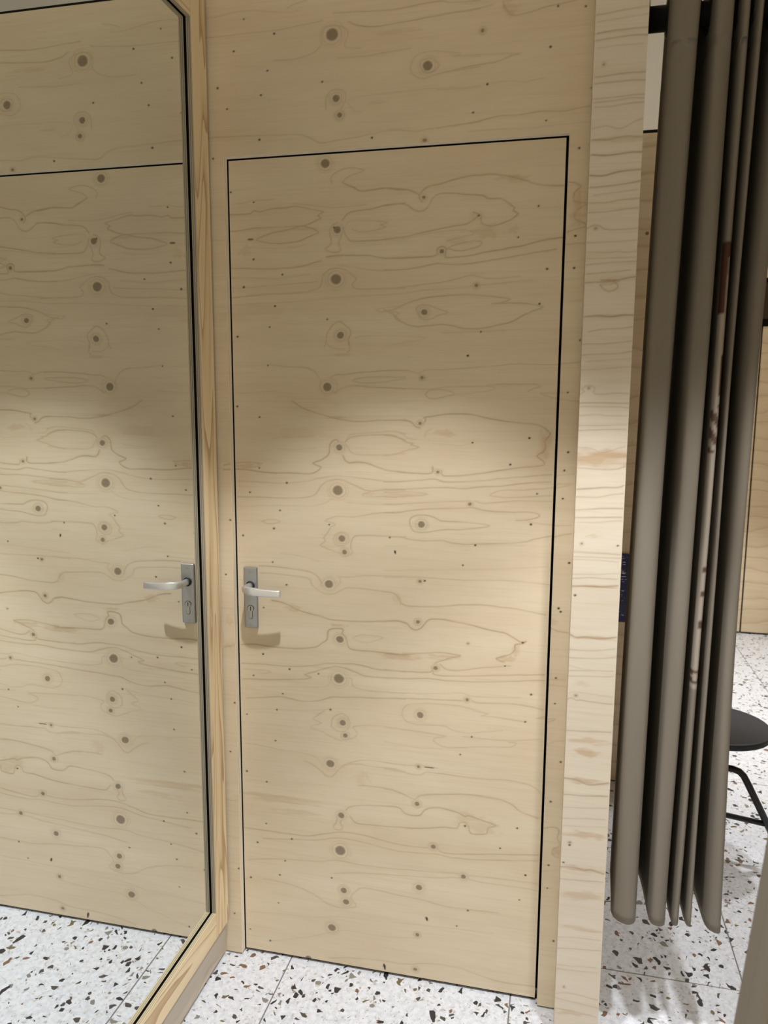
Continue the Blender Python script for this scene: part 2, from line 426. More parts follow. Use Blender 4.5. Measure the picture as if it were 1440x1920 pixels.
# traced from the veneer: strength, then x,z points in mm on the wall
GRAIN = [
 (5,-50,2373,-1,2371,72,2372,143,2372,180,2376,217,2379,245,2382),
 (4,-48,2413,-9,2415,30,2421,77,2420,110,2414,162,2407,190,2408),
 (4,162,2416,181,2423,208,2428),
 (7,272,2395,326,2392,379,2389,432,2389,475,2393,518,2395,543,2389,602,2388),
 (7,306,2374,326,2364,371,2357,415,2359,467,2363,518,2367,569,2369,602,2371),
 (5,127,2307,179,2307,217,2314,240,2328,241,2348,247,2364,258,2369,281,2367,297,2361,306,2352,303,2340,297,2329,301,2320,335,2315),
 (7,472,2267,476,2277,494,2280,509,2273,515,2264,505,2254,490,2250,477,2257,472,2267),
 (5,545,2279,562,2283,532,2290,494,2294,468,2291,453,2277,451,2257,464,2244,481,2239,512,2246,554,2250,605,2254),
 (4,545,2279,579,2277,605,2275),
 (5,253,2191,252,2212,260,2228,276,2233,294,2229,301,2214,296,2202,289,2192),
 (3,340,2180,321,2184,310,2195,308,2210,344,2214,398,2215,451,2217,503,2217,606,2212),
 (5,-42,2150,42,2148,130,2144,187,2141,215,2133,238,2120,280,2123,326,2127,371,2133,416,2136,461,2130,496,2133,548,2135,608,2140),
 (4,281,2300,348,2298,415,2303,450,2305),
 (4,509,2368,543,2369,577,2370,611,2373,631,2376),
 (7,651,2380,658,2364,675,2350,711,2354,743,2360,775,2363,807,2367),
 (6,690,2272,670,2269,654,2263,627,2259,586,2256,545,2251,511,2246),
 (4,510,2293,531,2288,552,2281,586,2279,630,2277,667,2275,690,2272),
 (3,511,2214,563,2212,621,2216,665,2219,702,2215,748,2219),
 (6,513,2133,565,2137,609,2142,650,2149,697,2148,737,2152,783,2149,816,2152,844,2156),
 (4,582,2121,651,2121,718,2119,784,2122,846,2123),
 (7,799,2003,822,1998,829,1991,819,1982,815,1963,843,1955,827,1946,818,1927,838,1916,845,1910),
 (6,803,1898,826,1904,847,1908),
 (5,804,1872,827,1873,847,1871),
 (5,261,2033,257,2045,265,2055,283,2063,304,2067,329,2063,338,2060,329,2055,310,2051,295,2044,286,2035),
 (9,286,2035,301,2027,317,2020,329,2014,350,2014,383,2017,407,2014,437,2010),
 (7,-2,1976,28,1975,54,1976,63,1983,80,1979,100,1983,122,1985,148,1985,167,1988,186,1984,205,1979,227,1975,239,1972,224,1964,233,1958,217,1951,198,1944,173,1940,141,1933,109,1929,82,1921,69,1914,92,1907,124,1904,153,1905,179,1908,204,1917,225,1925,214,1934,192,1940,154,1942,115,1942,76,1942,34,1939,1,1936),
 (4,161,1994,192,1991,224,1985,255,1981,289,1980,323,1981,344,1983),
 (8,286,1950,292,1958,304,1967,329,1971,359,1973,389,1979,413,1981,437,1981),
 (8,287,1933,293,1918,301,1905,320,1901,350,1901,396,1903,438,1906),
 (5,295,1941,304,1948,329,1948,359,1946,383,1943,393,1939,377,1936,390,1931,374,1926,350,1923,329,1922,310,1929),
 (8,273,1945,262,1941,255,1931,255,1917,258,1899,243,1887,257,1879,273,1879,281,1884,276,1896,278,1904,283,1919),
 (8,248,1869,267,1871,292,1870,323,1869,353,1867,384,1861,438,1858),
 (7,-2,1850,32,1849,74,1846,123,1845,165,1847,191,1850,216,1857,232,1860),
 (4,273,1848,304,1844,329,1840,360,1834,396,1832,438,1834),
 (4,1,1826,48,1826,81,1823,126,1822,165,1825,203,1830),
 (4,1,1802,47,1802,87,1805,133,1807,178,1809,222,1812),
 (6,0,1778,47,1783,96,1785,145,1786,190,1788,216,1793,230,1800,235,1816,238,1828,251,1837,270,1841,289,1838,307,1827,320,1816,310,1804,313,1796,326,1792,366,1791,439,1791),
 (6,240,1659,244,1671,245,1686,253,1701,266,1714,279,1717,291,1709,305,1697,304,1685,299,1670,304,1655),
 (5,439,1753,415,1749,387,1746,368,1743,381,1738,412,1739,424,1733,412,1727,424,1715,440,1708),
 (3,316,1679,366,1683,440,1680),
 (4,19,2003,35,2001,58,2006,94,2005,113,2007),
 (3,36,1899,82,1895,127,1893,166,1894,191,1899),
 (3,0,1762,79,1764,177,1767,273,1774,350,1776,439,1779),
 (9,386,2017,414,2015,442,2010,460,2003,470,1996,469,1990,476,1983),
 (9,470,1997,480,2009,494,2016,518,2019,552,2027,579,2032,612,2033,639,2033,668,2028,691,2022,711,2015,737,2006,763,2002,792,2000),
 (8,386,1978,408,1980,427,1981,443,1976,457,1966,467,1962,479,1963,491,1972,498,1985,508,1994,525,1999,552,1997,579,1993,606,1990,620,1987,627,1982,653,1980,670,1972,680,1965,688,1959,684,1952,695,1946,684,1936,661,1927,641,1922,625,1924,613,1929,612,1944,606,1949,595,1953),
 (8,387,1903,422,1905,457,1910,499,1918,533,1923,567,1927,584,1930,597,1938,607,1947),
 (4,387,1900,429,1901,464,1907,502,1913,540,1916,571,1917,591,1913,595,1906,575,1902,544,1895,534,1891),
 (6,537,1877,554,1884,582,1889,602,1891,615,1887,609,1879,589,1874,562,1871,541,1876),
 (9,387,1860,430,1859,472,1860,503,1860,514,1865,513,1877,524,1882,534,1876,532,1858,562,1857,596,1860,629,1866,669,1871,709,1877,741,1884,767,1888,794,1890),
 (7,387,1833,423,1833,465,1836,493,1841,514,1844,542,1841,583,1841,623,1845,663,1850,696,1855,742,1861,784,1866),
 (5,387,1790,430,1793,480,1798,528,1802,563,1809,580,1814,597,1815,614,1811,631,1807,664,1807,704,1810),
 (4,387,1777,430,1778,480,1785,536,1787,597,1791,665,1796,731,1801),
 (7,388,1739,409,1742,438,1754,466,1763,501,1769,543,1771,584,1773,618,1769,652,1766,682,1760,663,1752,642,1751,683,1751,726,1749,749,1743,756,1740,733,1732,707,1720,684,1708,654,1702,613,1695,579,1696,554,1702,523,1706,495,1704,467,1702,442,1708,424,1718,411,1732,388,1743),
 (6,466,1741,468,1748,480,1752,501,1749,515,1742,540,1734,519,1728,502,1720,488,1717,473,1724,466,1741),
 (4,530,1686,586,1688,674,1690),
 (3,388,1683,442,1680,488,1676,442,1666,388,1658),
 (5,388,1601,443,1601,471,1594,489,1601,532,1602,601,1607,663,1611,703,1615,750,1613,797,1613,842,1617),
 (4,803,1834,824,1836,844,1837),
 (4,814,1749,830,1751,844,1753),
 (6,97,1617,126,1613,162,1610,188,1609,208,1603,221,1590,229,1575,228,1559,236,1549),
 (6,256,1585,269,1592,291,1592,323,1596,360,1598,398,1601,441,1600),
 (5,250,1585,266,1578,271,1565,269,1555,259,1547),
 (5,441,1585,391,1586,351,1585,323,1582,310,1577,329,1572,367,1572,410,1577,441,1582),
 (7,265,1547,281,1558,304,1564,329,1564,367,1561,404,1560,441,1557),
 (7,155,1528,168,1518,187,1509,220,1498,246,1491,272,1485,304,1480,335,1479,373,1482,442,1483),
 (3,3,1615,57,1613,93,1616),
 (3,4,1547,55,1548,109,1551),
 (3,100,1435,140,1437,193,1440),
 (3,120,1408,160,1407,213,1411),
 (5,292,1430,299,1441,310,1447,342,1451,380,1454,411,1456,442,1450),
 (7,291,1428,304,1439,329,1444,380,1447,411,1446,442,1435),
 (5,292,1425,300,1413,310,1401,335,1398,380,1398,442,1403),
 (7,-23,1365,3,1370,38,1373,55,1372,72,1371),
 (9,-23,1354,3,1354,37,1353,65,1349,105,1347,146,1348,186,1347,206,1349,220,1355,229,1365,219,1369,207,1375,226,1382,242,1390,250,1403,252,1418,257,1429,268,1434,274,1429),
 (9,286,1395,289,1386,300,1377,323,1379,348,1377,374,1368,399,1361,443,1358),
 (5,6,1324,51,1324,91,1322,139,1323,179,1327,219,1336,248,1342,277,1344,316,1342,367,1337,405,1334,443,1335),
 (7,5,1283,70,1284,131,1284,178,1287,205,1292,218,1301,225,1314,238,1327,258,1334,281,1335,303,1327,323,1319,342,1311,361,1309,387,1312,443,1314),
 (5,361,1309,334,1299,352,1294,399,1298,443,1296),
 (3,8,1259,104,1264,205,1267,238,1275,254,1286),
 (3,295,1278,336,1277,399,1276,444,1279),
 (6,444,1262,412,1258,368,1254,336,1247,303,1243,271,1243,251,1237,239,1230,266,1223,254,1215,247,1203,234,1187,239,1180,226,1167,247,1158,270,1151,283,1147),
 (6,444,1198,406,1198,368,1199,336,1197,316,1194,306,1180,305,1164,310,1154,300,1145,287,1142),
 (5,260,1185,267,1198,282,1203,297,1198,301,1183,293,1172,277,1167,264,1172,260,1185),
 (3,4,1111,50,1114,98,1117),
 (3,116,1142,170,1137,224,1126),
 (5,240,1671,253,1659,272,1653,291,1653),
 (6,301,1670,303,1652,297,1645),
 (5,69,1222,86,1227,107,1227,120,1224,103,1218,83,1217,69,1222),
 (9,389,1482,424,1483,448,1481,460,1476,467,1468,477,1465),
 (9,489,1480,491,1488,487,1490,506,1493,536,1498,567,1499,600,1498,626,1493,653,1487,679,1483,712,1480,744,1477,766,1470,783,1454,771,1439,774,1426,768,1413,754,1403,769,1393,771,1383,747,1379,721,1376,676,1369,636,1361,596,1355,563,1352,534,1352,532,1364),
 (9,390,1362,425,1358,467,1356,501,1356,510,1362,509,1372),
 (5,389,1559,440,1558,492,1557,532,1561,579,1563,625,1564,657,1568,690,1568,722,1568,747,1568,757,1563,741,1558,729,1552),
 (6,490,1544,498,1554,525,1556,552,1551,559,1545,539,1540,519,1535,499,1536,490,1544),
 (4,559,1545,599,1548,638,1553,654,1559,638,1564,592,1562),
 (5,820,1548,786,1548,757,1547,780,1540,805,1534,843,1530),
 (7,389,1446,410,1445,431,1438,448,1430,461,1427,455,1424,474,1419,452,1412,424,1403,389,1396),
 (4,389,1456,417,1456,434,1450,448,1440,469,1437),
 (4,490,1444,493,1456,506,1463),
 (3,510,1428,548,1427,575,1424,595,1429),
 (7,390,1334,432,1335,474,1339,508,1343,522,1341,539,1337,583,1338,630,1342,676,1349,722,1354,789,1361),
 (7,390,1313,439,1316,488,1320,536,1323,583,1322,624,1327,670,1331,716,1337,761,1342,788,1344),
 (5,390,1307,425,1309,467,1310,497,1306,467,1301,418,1296,390,1296),
 (5,806,1343,831,1340,822,1338,794,1331,762,1327,723,1323,683,1321,660,1316,647,1307,681,1304,723,1306,791,1312),
 (5,390,1277,439,1280,495,1285,543,1289,584,1292,597,1293),
 (5,611,1294,631,1288,664,1291,717,1297,792,1298),
 (7,390,1256,426,1258,454,1264,488,1269,537,1272,584,1275,605,1277,632,1272,672,1269,711,1270,744,1271,760,1268,766,1263,751,1256,732,1251,712,1250),
 (4,732,1251,751,1246,794,1243,838,1247),
 (7,530,1242,516,1249,496,1254,471,1253,459,1247,454,1238,461,1217,479,1211,503,1213,537,1220,585,1223,626,1229,649,1235,605,1240,565,1241,530,1242),
 (7,405,1197,433,1197,454,1193,496,1191,538,1194,555,1189,586,1187,633,1190,687,1194,733,1199,753,1206,788,1215,839,1227),
 (3,391,1173,447,1175),
 (3,613,1186,674,1187,733,1190),
 (4,796,1361,818,1363,841,1365),
 (4,798,1339,822,1343,841,1342),
 (3,391,1111,532,1121,669,1130,787,1142),
 (7,60,1106,101,1105,142,1103,176,1100,200,1096,217,1087,225,1076,230,1062),
 (6,63,1087,108,1087,156,1084,190,1081,200,1073,203,1062,220,1050,236,1042,253,1042,270,1048,290,1060,310,1062,336,1062,375,1058,410,1056,423,1051,433,1039,433,1027),
 (5,272,1089,278,1081,275,1069,263,1057),
 (5,277,1089,303,1089,336,1094,368,1097,445,1099),
 (9,93,1015,121,1012,148,1002,168,993,196,987,229,981,256,975,290,975,329,976,369,979,414,984,433,984,446,980),
 (9,6,890,35,893,59,893,84,891,119,890,160,891,195,896,215,901,229,912,242,923,244,939,249,949,266,953,283,953,284,948,282,941),
 (9,284,940,293,929,296,916,303,903,323,900,362,900,402,899,447,898),
 (4,309,930,329,940,362,942,388,938,369,928,343,922,323,925,309,930),
 (7,5,839,62,841,118,841,167,844,208,850,242,858,276,861,316,862,349,858,382,853,447,855),
 (4,8,824,62,825,86,822,61,815),
 (7,8,796,61,799,124,804,180,810,197,817,180,822,208,833,235,844,262,851,289,850,316,842,343,833,382,833,448,836),
 (3,61,780,131,785,201,790,242,798,250,814),
 (5,299,826,309,820,308,809,319,799,369,795,448,797),
 (7,17,743,60,749,110,756,138,754,166,750,200,752,228,759,255,769,289,771,336,775,448,782),
 (3,16,713,109,721,200,727,248,736),
 (5,234,729,214,715,203,704,224,695,196,681,227,671,255,659,279,653,302,659,321,671,318,684,309,692,336,699,376,702,449,700),
 (5,251,689,255,709,269,722,284,726,297,717,302,700,297,686,282,677,265,679,251,689),
 (4,11,616,58,614,107,608,150,607,185,604,209,598,220,588,227,573),
 (6,178,585,199,577,220,564,237,550,251,548,261,558,275,575,292,586,323,592,370,590,417,591,450,586),
 (5,275,579,295,590,336,604,383,606,450,603),
 (6,326,534,363,535,404,534,431,528,450,522),
 (5,-35,886,-18,890,-3,895),
 (5,391,1094,448,1098,498,1099,546,1098,602,1099,656,1102,716,1103,756,1102,792,1098),
 (7,391,1058,413,1056,424,1049,431,1035,449,1025,477,1025,527,1028,589,1036,637,1039,685,1037,725,1034,758,1029,788,1025),
 (9,392,982,428,985,449,980,457,972,471,964,487,970,497,984,510,994,541,996,569,993,604,988,638,981,673,975,696,972,714,962,734,953,744,956,737,950,717,945,718,934,708,921,684,912,674,906,692,900),
 (7,709,891,689,888,641,881,599,872,571,868,550,870,536,880),
 (8,392,898,436,898,479,904,535,911,585,907,564,900,536,889,522,882),
 (7,392,855,429,854,465,855,511,859,517,869,517,856,536,852,579,854,641,860,710,868,790,876),
 (7,392,833,451,836,508,841,551,840,607,842,676,848,730,855,791,862),
 (4,393,795,465,799,537,804,579,810,597,810,622,805,677,808,732,812),
 (6,393,779,451,784,509,787,566,790,592,792),
 (6,617,794,629,790,677,793,725,795,759,792,791,787),
 (5,747,752,713,754,678,756,640,757,657,762,629,768,594,776,559,777,516,776,469,771,448,763,441,749,444,730,466,718,503,718,546,720,574,711,610,708,652,716,693,723),
 (5,393,700,437,700,488,698,539,695,553,694,532,687,521,680,536,669,564,664,610,671,666,678,715,683,728,694,708,695),
 (5,596,698,645,697,707,699,789,711),
 (3,393,662,438,658,489,656,539,659),
 (5,394,605,423,604,460,605,497,609,533,606),
 (6,394,589,431,586,468,581,493,584,504,591,540,592,598,591,647,591,703,595,745,592,773,586,790,572),
 (6,394,533,424,531,454,521,476,513,483,523,505,531,556,539,613,544,656,542,691,540),
 (6,799,1000,816,993,842,990),
 (4,804,872,820,873,840,875),
 (4,799,858,821,858,842,857),
 (5,774,763,797,771,820,775,807,767,774,763),
 (4,800,709,822,718,844,722),
 (7,414,534,436,526,459,519,475,513,488,524,526,533,588,542,650,545,699,540,724,530,748,514,787,504),
 (8,292,460,305,472,345,480,398,485,433,485,450,472,472,469,492,473,501,487,526,498,551,498,589,491,605,483,614,487,652,478,683,470,664,460,662,446,646,440,621,440,615,459,605,468,590,463,587,450,552,447,489,435,424,430,359,427,319,427,302,444),
 (7,275,451,266,439,265,421,255,408,261,402,275,401,282,410,275,423,285,438),
 (7,3,371,50,370,120,370,183,371,238,386,278,395,332,396,385,388,451,382,512,384),
 (7,534,387,553,376,616,382,678,391,791,405),
 (6,56,346,141,355,210,363,258,376,305,378,359,372,425,364,490,366,534,370,579,367,654,372,791,389),
 (5,12,278,112,293,210,301,258,312,319,310,385,310,464,315,529,319,592,324),
 (5,618,323,680,326,742,327,793,327),
 (5,257,273,332,286,425,294,529,303,593,313,656,310,718,310,794,309),
 (5,54,226,125,223,195,205,236,183,278,176,319,187,305,212,332,242,372,244,426,239,491,236,556,227,620,228,695,231),
 (3,9,120,110,129,194,133,264,148,332,152,426,158,531,165,684,171),
 (3,80,42,194,77,264,104,305,112,386,111,479,121),
 (5,242,20,319,34,387,39,454,41,520,55,598,57,649,46,713,37,800,41),
 (6,797,488,824,496,838,491,836,469,843,450,826,438,826,422,841,417),
 (3,-40,458,-18,457,3,464),
 (3,798,373,839,386),
]
KNOTS = [(268,2350,13),(489,2265,10),(277,2214,8),(285,2177,6),(484,2110,4),(244,2080,10),(609,2326,4),(273,1929,8),(269,1816,12),(280,1685,8),(480,1992,4),(524,1871,5),(605,1792,4),(484,1735,7),(246,1562,10),(276,1415,8),(272,1308,12),(282,1187,8),(289,1153,6),(481,1584,4),(478,1476,4),(522,1360,4),(601,1285,4),(484,1231,8),(248,1068,10),(276,925,9),(273,820,12),(283,701,8),(290,667,6),(249,585,10),(482,1089,4),(478,985,5),(604,940,2),(524,870,5),(604,795,4),(487,743,8),(484,604,4),(278,443,8),(275,342,13),(285,228,8),(291,195,8),(251,113,10),(481,502,6),(525,389,6),(605,318,6),(489,269,8),(486,133,5),(482,31,5)]
PINS = [(55,2403),(129,2365),(28,2336),(111,2287),(-15,2259),(94,2235),(8,2211),(88,2137),(-31,2102),(244,2252),(592,2160),(362,2123),(4,2028),(63,2002),(60,1869),(768,2359),(825,2353),(755,2280),(622,2216),(592,2160),(751,2132),(823,2071),(740,1960),(697,1895),(822,1889),(845,2191),(134,1831),(33,1804),(114,1757),(247,1723),(99,1707),(14,1685),(265,1935),(607,1946),(763,1824),(749,1748),(618,1688),(589,1634),(822,1821),(841,1665),(93,1614),(9,1513),(68,1487),(65,1359),(138,1323),(38,1296),(119,1252),(102,1205),(17,1183),(97,1117),(249,1221),(-9,1225),(405,1195),(604,1432),(736,1445),(694,1382),(758,1315),(746,1242),(616,1186),(587,1135),(819,1550),(825,1415),(818,1373),(817,1308),(837,1158),(134,1059),(70,995),(66,869),(139,834),(38,808),(119,765),(-9,735),(102,719),(17,698),(250,734),(97,632),(-25,596),(13,536),(70,512),(-25,1082),(218,828),(494,1091),(736,952),(695,890),(760,823),(748,752),(590,649),(817,1048),(822,1040),(817,877),(817,813),(836,667),(618,699),(66,391),(40,332),(139,356),(119,289),(18,225),(103,245),(251,259),(98,161),(-9,259),(-24,122),(13,67),(72,42),(737,470),(696,410),(761,346),(618,225),(590,176),(748,276),(816,562),(817,394),(816,332),(836,191),(606,458)]
STAINS = [(415,2342,52,6,4),(376,2199,26,4,4),(606,1946,22,11,3),(668,2366,18,19,4),(825,1927,16,20,5),(53,1916,10,3,12),(267,1868,22,4,4),(192,1935,38,4,4),(39,1890,20,15,3),(63,1746,85,18,2),(685,2021,36,7,6),(622,1911,36,16,4),(685,1912,19,10,4),(561,1893,34,10,3),(825,1955,13,41,5),(268,1488,26,5,6),(31,1363,37,7,6),(278,1639,26,4,5),(174,1451,65,16,3),(352,1301,19,4,4),(419,1159,3,5,14),(188,1526,96,37,2),(774,1432,14,39,5),(537,1453,25,10,5),(425,1303,63,5,4),(595,1173,13,2,4),(419,1159,3,6,14),(151,997,24,10,5),(273,961,23,6,5),(428,890,29,6,6),(73,472,107,8,6),(90,810,76,17,2),(333,554,20,21,3),(-19,958,14,13,4),(-21,890,14,8,4),(439,892,51,9,7),(543,900,42,7,5),(695,908,23,9,6),(721,931,9,18,5),(511,605,17,2,11),(424,1043,12,14,3),(805,1013,10,9,4),(108,467,103,10,5),(149,436,62,9,4),(652,461,37,20,4),(614,479,37,16,4),(511,183,4,7,14),(398,23,4,11,14),(183,9,10,8,12),(834,436,11,16,5)]
NIB_GRAIN = [
 (6,846,2289,872,2290,902,2293,943,2296),
 (4,848,2275,888,2278,944,2281),
 (7,848,2254,889,2257,946,2257),
 (7,846,2241,880,2243,912,2245,945,2243),
 (3,850,2227,890,2228,938,2228),
 (7,847,2173,873,2174,903,2176,943,2175),
 (7,847,2160,883,2162,914,2162,944,2160),
 (6,847,2132,880,2132,915,2134,944,2134),
 (6,848,2125,885,2126,915,2129,943,2127),
 (6,848,2116,885,2116,918,2119,944,2119),
 (5,847,2077,872,2079,898,2073,913,2076,923,2083,943,2088),
 (7,847,2054,878,2053,899,2056,919,2057,945,2054),
 (9,847,2026,874,2023,900,2024,921,2026,945,2025),
 (9,846,1986,868,1984,891,1988,917,1991,945,1992),
 (8,845,1963,882,1963,913,1966,945,1970),
 (5,854,1947,888,1950,939,1954),
 (6,845,1933,883,1932,915,1936,944,1937),
 (5,846,1913,884,1914,915,1917,944,1919),
 (6,846,1883,856,1888,866,1888,875,1883,891,1878,943,1879),
 (5,846,1854,887,1854,942,1856),
 (5,847,1836,888,1833,909,1836,919,1833,946,1833),
 (5,845,1822,894,1822,943,1822),
 (6,846,1810,894,1813,944,1814),
 (5,847,1792,890,1794,934,1797),
 (7,845,1774,875,1775,912,1775),
 (8,877,1779,906,1777,927,1781,944,1783),
 (7,875,1769,883,1761,894,1755,907,1759,911,1768,901,1774),
 (9,845,1705,872,1707,899,1704,920,1707,944,1707),
 (6,855,1674,884,1679,916,1680,944,1683),
 (5,845,1649,896,1650,943,1655),
 (6,846,1626,886,1628,919,1629,944,1633),
 (4,855,1613,898,1616,943,1618),
 (4,843,1596,899,1598,941,1602),
 (5,844,1545,852,1550,847,1557,861,1564,873,1558,871,1550,879,1545,912,1547,943,1546),
 (6,843,1526,894,1527,944,1526),
 (5,845,1519,891,1519,924,1519,943,1517),
 (4,844,1500,876,1502,908,1500,941,1500),
 (5,844,1479,893,1480,942,1482),
 (5,843,1468,893,1471,941,1472),
 (8,844,1342,888,1346,932,1349,942,1353),
 (6,843,1325,889,1326,911,1331,941,1335),
 (7,843,1296,890,1301,942,1303),
 (5,841,1431,868,1431,893,1422,912,1426,941,1436),
 (6,843,1388,892,1386,925,1387,942,1393),
 (7,842,1280,891,1282,940,1284),
 (4,847,1269,891,1272,941,1277),
 (5,842,1204,883,1204,911,1204,941,1203),
 (4,842,1193,895,1194,942,1195),
 (4,843,1187,895,1188,939,1186),
 (4,843,1154,896,1157,941,1161),
 (5,842,1144,882,1148,919,1148,938,1148),
 (9,841,1126,875,1129,909,1130,939,1133),
 (9,844,1017,857,1011,880,1014,897,1012,914,1013,942,1018),
 (6,842,983,884,983,912,986,940,992),
 (6,843,964,899,966,941,972),
 (3,842,946,871,940,906,939),
 (5,841,933,891,937,940,940),
 (5,843,921,900,925,940,928),
 (3,845,880,859,885,885,884,920,881,940,880),
 (6,842,864,851,871,863,866,871,867,897,865,940,864),
 (8,844,792,892,795,940,798),
 (8,843,678,873,676,900,668,940,677),
 (7,842,638,889,640,940,645),
 (4,843,606,890,610,940,616),
 (6,844,579,892,585,938,588),
 (3,845,562,892,565,939,570),
 (8,844,458,876,461,897,456,912,461,939,454),
 (5,844,428,898,431,939,434),
 (5,845,279,889,284,940,286),
 (5,846,250,890,255,941,260),
 (4,844,206,892,210,937,215),
 (4,845,196,892,199,938,203),
 (5,845,131,879,137,941,132),
 (4,844,120,892,115,942,111),
 (5,845,92,896,91,940,86),
]
NIB_KNOTS = [(863,2196,2),(862,1882,2),(861,1558,2),(860,1223,2),(862,877,2),(862,521,2),(863,152,2)]
NIB_STAINS = [(899,2053,51,6,5),(892,1773,19,7,6),(895,1706,53,3,5),(893,1410,63,21,9),(891,1402,63,9,6),(884,1241,17,4,4),(889,1129,53,3,8),(894,1013,53,4,8),(875,905,18,6,3),(893,772,51,8,6),(888,744,26,11,7),(888,675,52,8,7),(893,545,50,9,7),(891,459,53,7,7),(890,391,45,12,5),(891,310,54,6,5),(881,85,40,7,5)]

# ------------------------------------------------------------------ wood fields
def smooth_noise(X, Z, sx, sz, seed):
    rng = np.random.RandomState(seed)
    G = rng.rand(256, 256)
    u = X / sx + 60.0
    v = Z / sz + 60.0
    i = np.floor(u).astype(int)
    j = np.floor(v).astype(int)
    fu = u - i
    fv = v - j
    fu = fu * fu * (3 - 2 * fu)
    fv = fv * fv * (3 - 2 * fv)
    i &= 255
    j &= 255
    i1 = (i + 1) & 255
    j1 = (j + 1) & 255
    return (G[i, j] * (1 - fu) + G[i1, j] * fu) * (1 - fv) + (G[i, j1] * (1 - fu) + G[i1, j1] * fu) * fv

def spline(pts, step=6.0):
    P = np.array(pts, float)
    if len(P) < 3:
        return P
    E_ = np.vstack([2 * P[0] - P[1], P, 2 * P[-1] - P[-2]])
    out = []
    for i in range(len(P) - 1):
        p0, p1, p2, p3 = E_[i], E_[i + 1], E_[i + 2], E_[i + 3]
        k = max(2, int(np.hypot(*(p2 - p1)) / step))
        for s in np.linspace(0, 1, k, endpoint=False):
            out.append(0.5 * (2 * p1 + (p2 - p0) * s + (2 * p0 - 5 * p1 + 4 * p2 - p3) * s * s + (3 * p1 - p0 - 3 * p2 + p3) * s ** 3))
    out.append(P[-1])
    return np.array(out)

def wood_fields(xs, zs, lines, knots, pins, stains, width=1.0, seed=1):
    """xs, zs: 1-D millimetre coordinates of a panel grid -> (nz, nx, 4) grain, stain, knot, pin"""
    X, Z = np.meshgrid(xs, zs)
    W = np.zeros(X.shape + (4,), np.float32)
    wob = (smooth_noise(X, Z, 22, 9, seed) - 0.5) * 2.6
    wobx = (smooth_noise(X, Z, 14, 10, seed + 1) - 0.5) * 3.0
    def window(x0, x1, z0, z1, pad):
        a, b = np.searchsorted(xs, (x0 - pad, x1 + pad))
        c, d = np.searchsorted(zs, (z0 - pad, z1 + pad))
        return (slice(c, d), slice(a, b)) if b > a and d > c else None
    for ln in lines:
        s = ln[0] / 10.0
        pl = spline(np.array(ln[1:]).reshape(-1, 2))
        for q in range(0, len(pl) - 1, 10):
            sub = pl[q:q + 11]
            w = window(sub[:, 0].min(), sub[:, 0].max(), sub[:, 1].min(), sub[:, 1].max(), 16)
            if w is None:
                continue
            px = (X[w] + wobx[w] * 0.65)[..., None]
            pz = (Z[w] + wob[w] * 0.5)[..., None]
            a = sub[:-1]
            d = sub[1:] - a
            L2 = (d ** 2).sum(1) + 1e-9
            tt = np.clip(((px - a[:, 0]) * d[:, 0] + (pz - a[:, 1]) * d[:, 1]) / L2, 0, 1)
            D = np.sqrt((px - a[:, 0] - tt * d[:, 0]) ** 2 + (pz - a[:, 1] - tt * d[:, 1]) ** 2).min(-1)
            wd = (0.85 + 0.85 * s) * width
            g = s * np.exp(-(D / wd) ** 2) * 0.88 + 0.20 * s * np.exp(-D / (4.5 * width))
            W[w][..., 0] = np.maximum(W[w][..., 0], g)
    for k, (kx, kz, r) in enumerate(knots):
        w = window(kx, kx, kz, kz, 3.2 * r + 8)
        if w is None:
            continue
        dx = X[w] + wobx[w] * 0.5 - kx
        dz = Z[w] + wob[w] * 0.5 - kz
        d = np.sqrt((dx / 1.08) ** 2 + dz ** 2)
        core = np.clip((r * 1.0 - d) / (0.22 * r + 0.6) + 0.5, 0, 1)
        W[w][..., 2] = np.maximum(W[w][..., 2], core)
        for q, st in ((1.6, 0.46), (2.1, 0.30 if r < 8 else 0.25)):
            g = st * np.exp(-((d - r * q) / 1.4) ** 2)
            W[w][..., 0] = np.maximum(W[w][..., 0], g)
        W[w][..., 0] = np.where(core > 0.5, 0, W[w][..., 0])
        W[w][..., 1] = np.maximum(W[w][..., 1], 0.16 * np.exp(-(d / (2.0 * r)) ** 2))
    for k, (kx, kz) in enumerate(pins):
        w = window(kx, kx, kz, kz, 9)
        if w is None:
            continue
        rad = 1.5 + 0.7 * ((k * 37) % 10) / 10
        d2 = (X[w] - kx) ** 2 + (Z[w] - kz) ** 2
        W[w][..., 3] = np.maximum(W[w][..., 3], np.clip(2.2 * np.exp(-d2 / rad ** 2), 0, 1))
        W[w][..., 0] = np.maximum(W[w][..., 0], 0.3 * np.exp(-(((X[w] - kx) / 6) ** 2 + ((Z[w] - kz) / 1.3) ** 2)))
    for k, (kx, kz, rx, rz, s) in enumerate(stains):
        w = window(kx, kx, kz, kz, 1.6 * max(rx, rz) + 4)
        if w is None:
            continue
        dx = (X[w] - kx) / rx
        dz = (Z[w] - kz) / rz
        d = np.sqrt(dx ** 2 + dz ** 2)
        if s > 10:
            ang = 0.5 if s == 14 else 0.0
            dd = np.sqrt((dx + ang * dz) ** 2 + dz ** 2)
            W[w][..., 3] = np.maximum(W[w][..., 3], np.clip((1.0 - dd) * 3, 0, 1) * (1.0 if s > 13 else 0.75))
        else:
            nn = smooth_noise(X[w], Z[w], max(6, rx * 0.35), max(3, rz * 0.5), seed + 7 + k)
            d = d + (nn - 0.5) * 1.0
            W[w][..., 1] = np.maximum(W[w][..., 1], s / 10.0 * np.clip((1.15 - d) * 1.6, 0, 1))
    return W

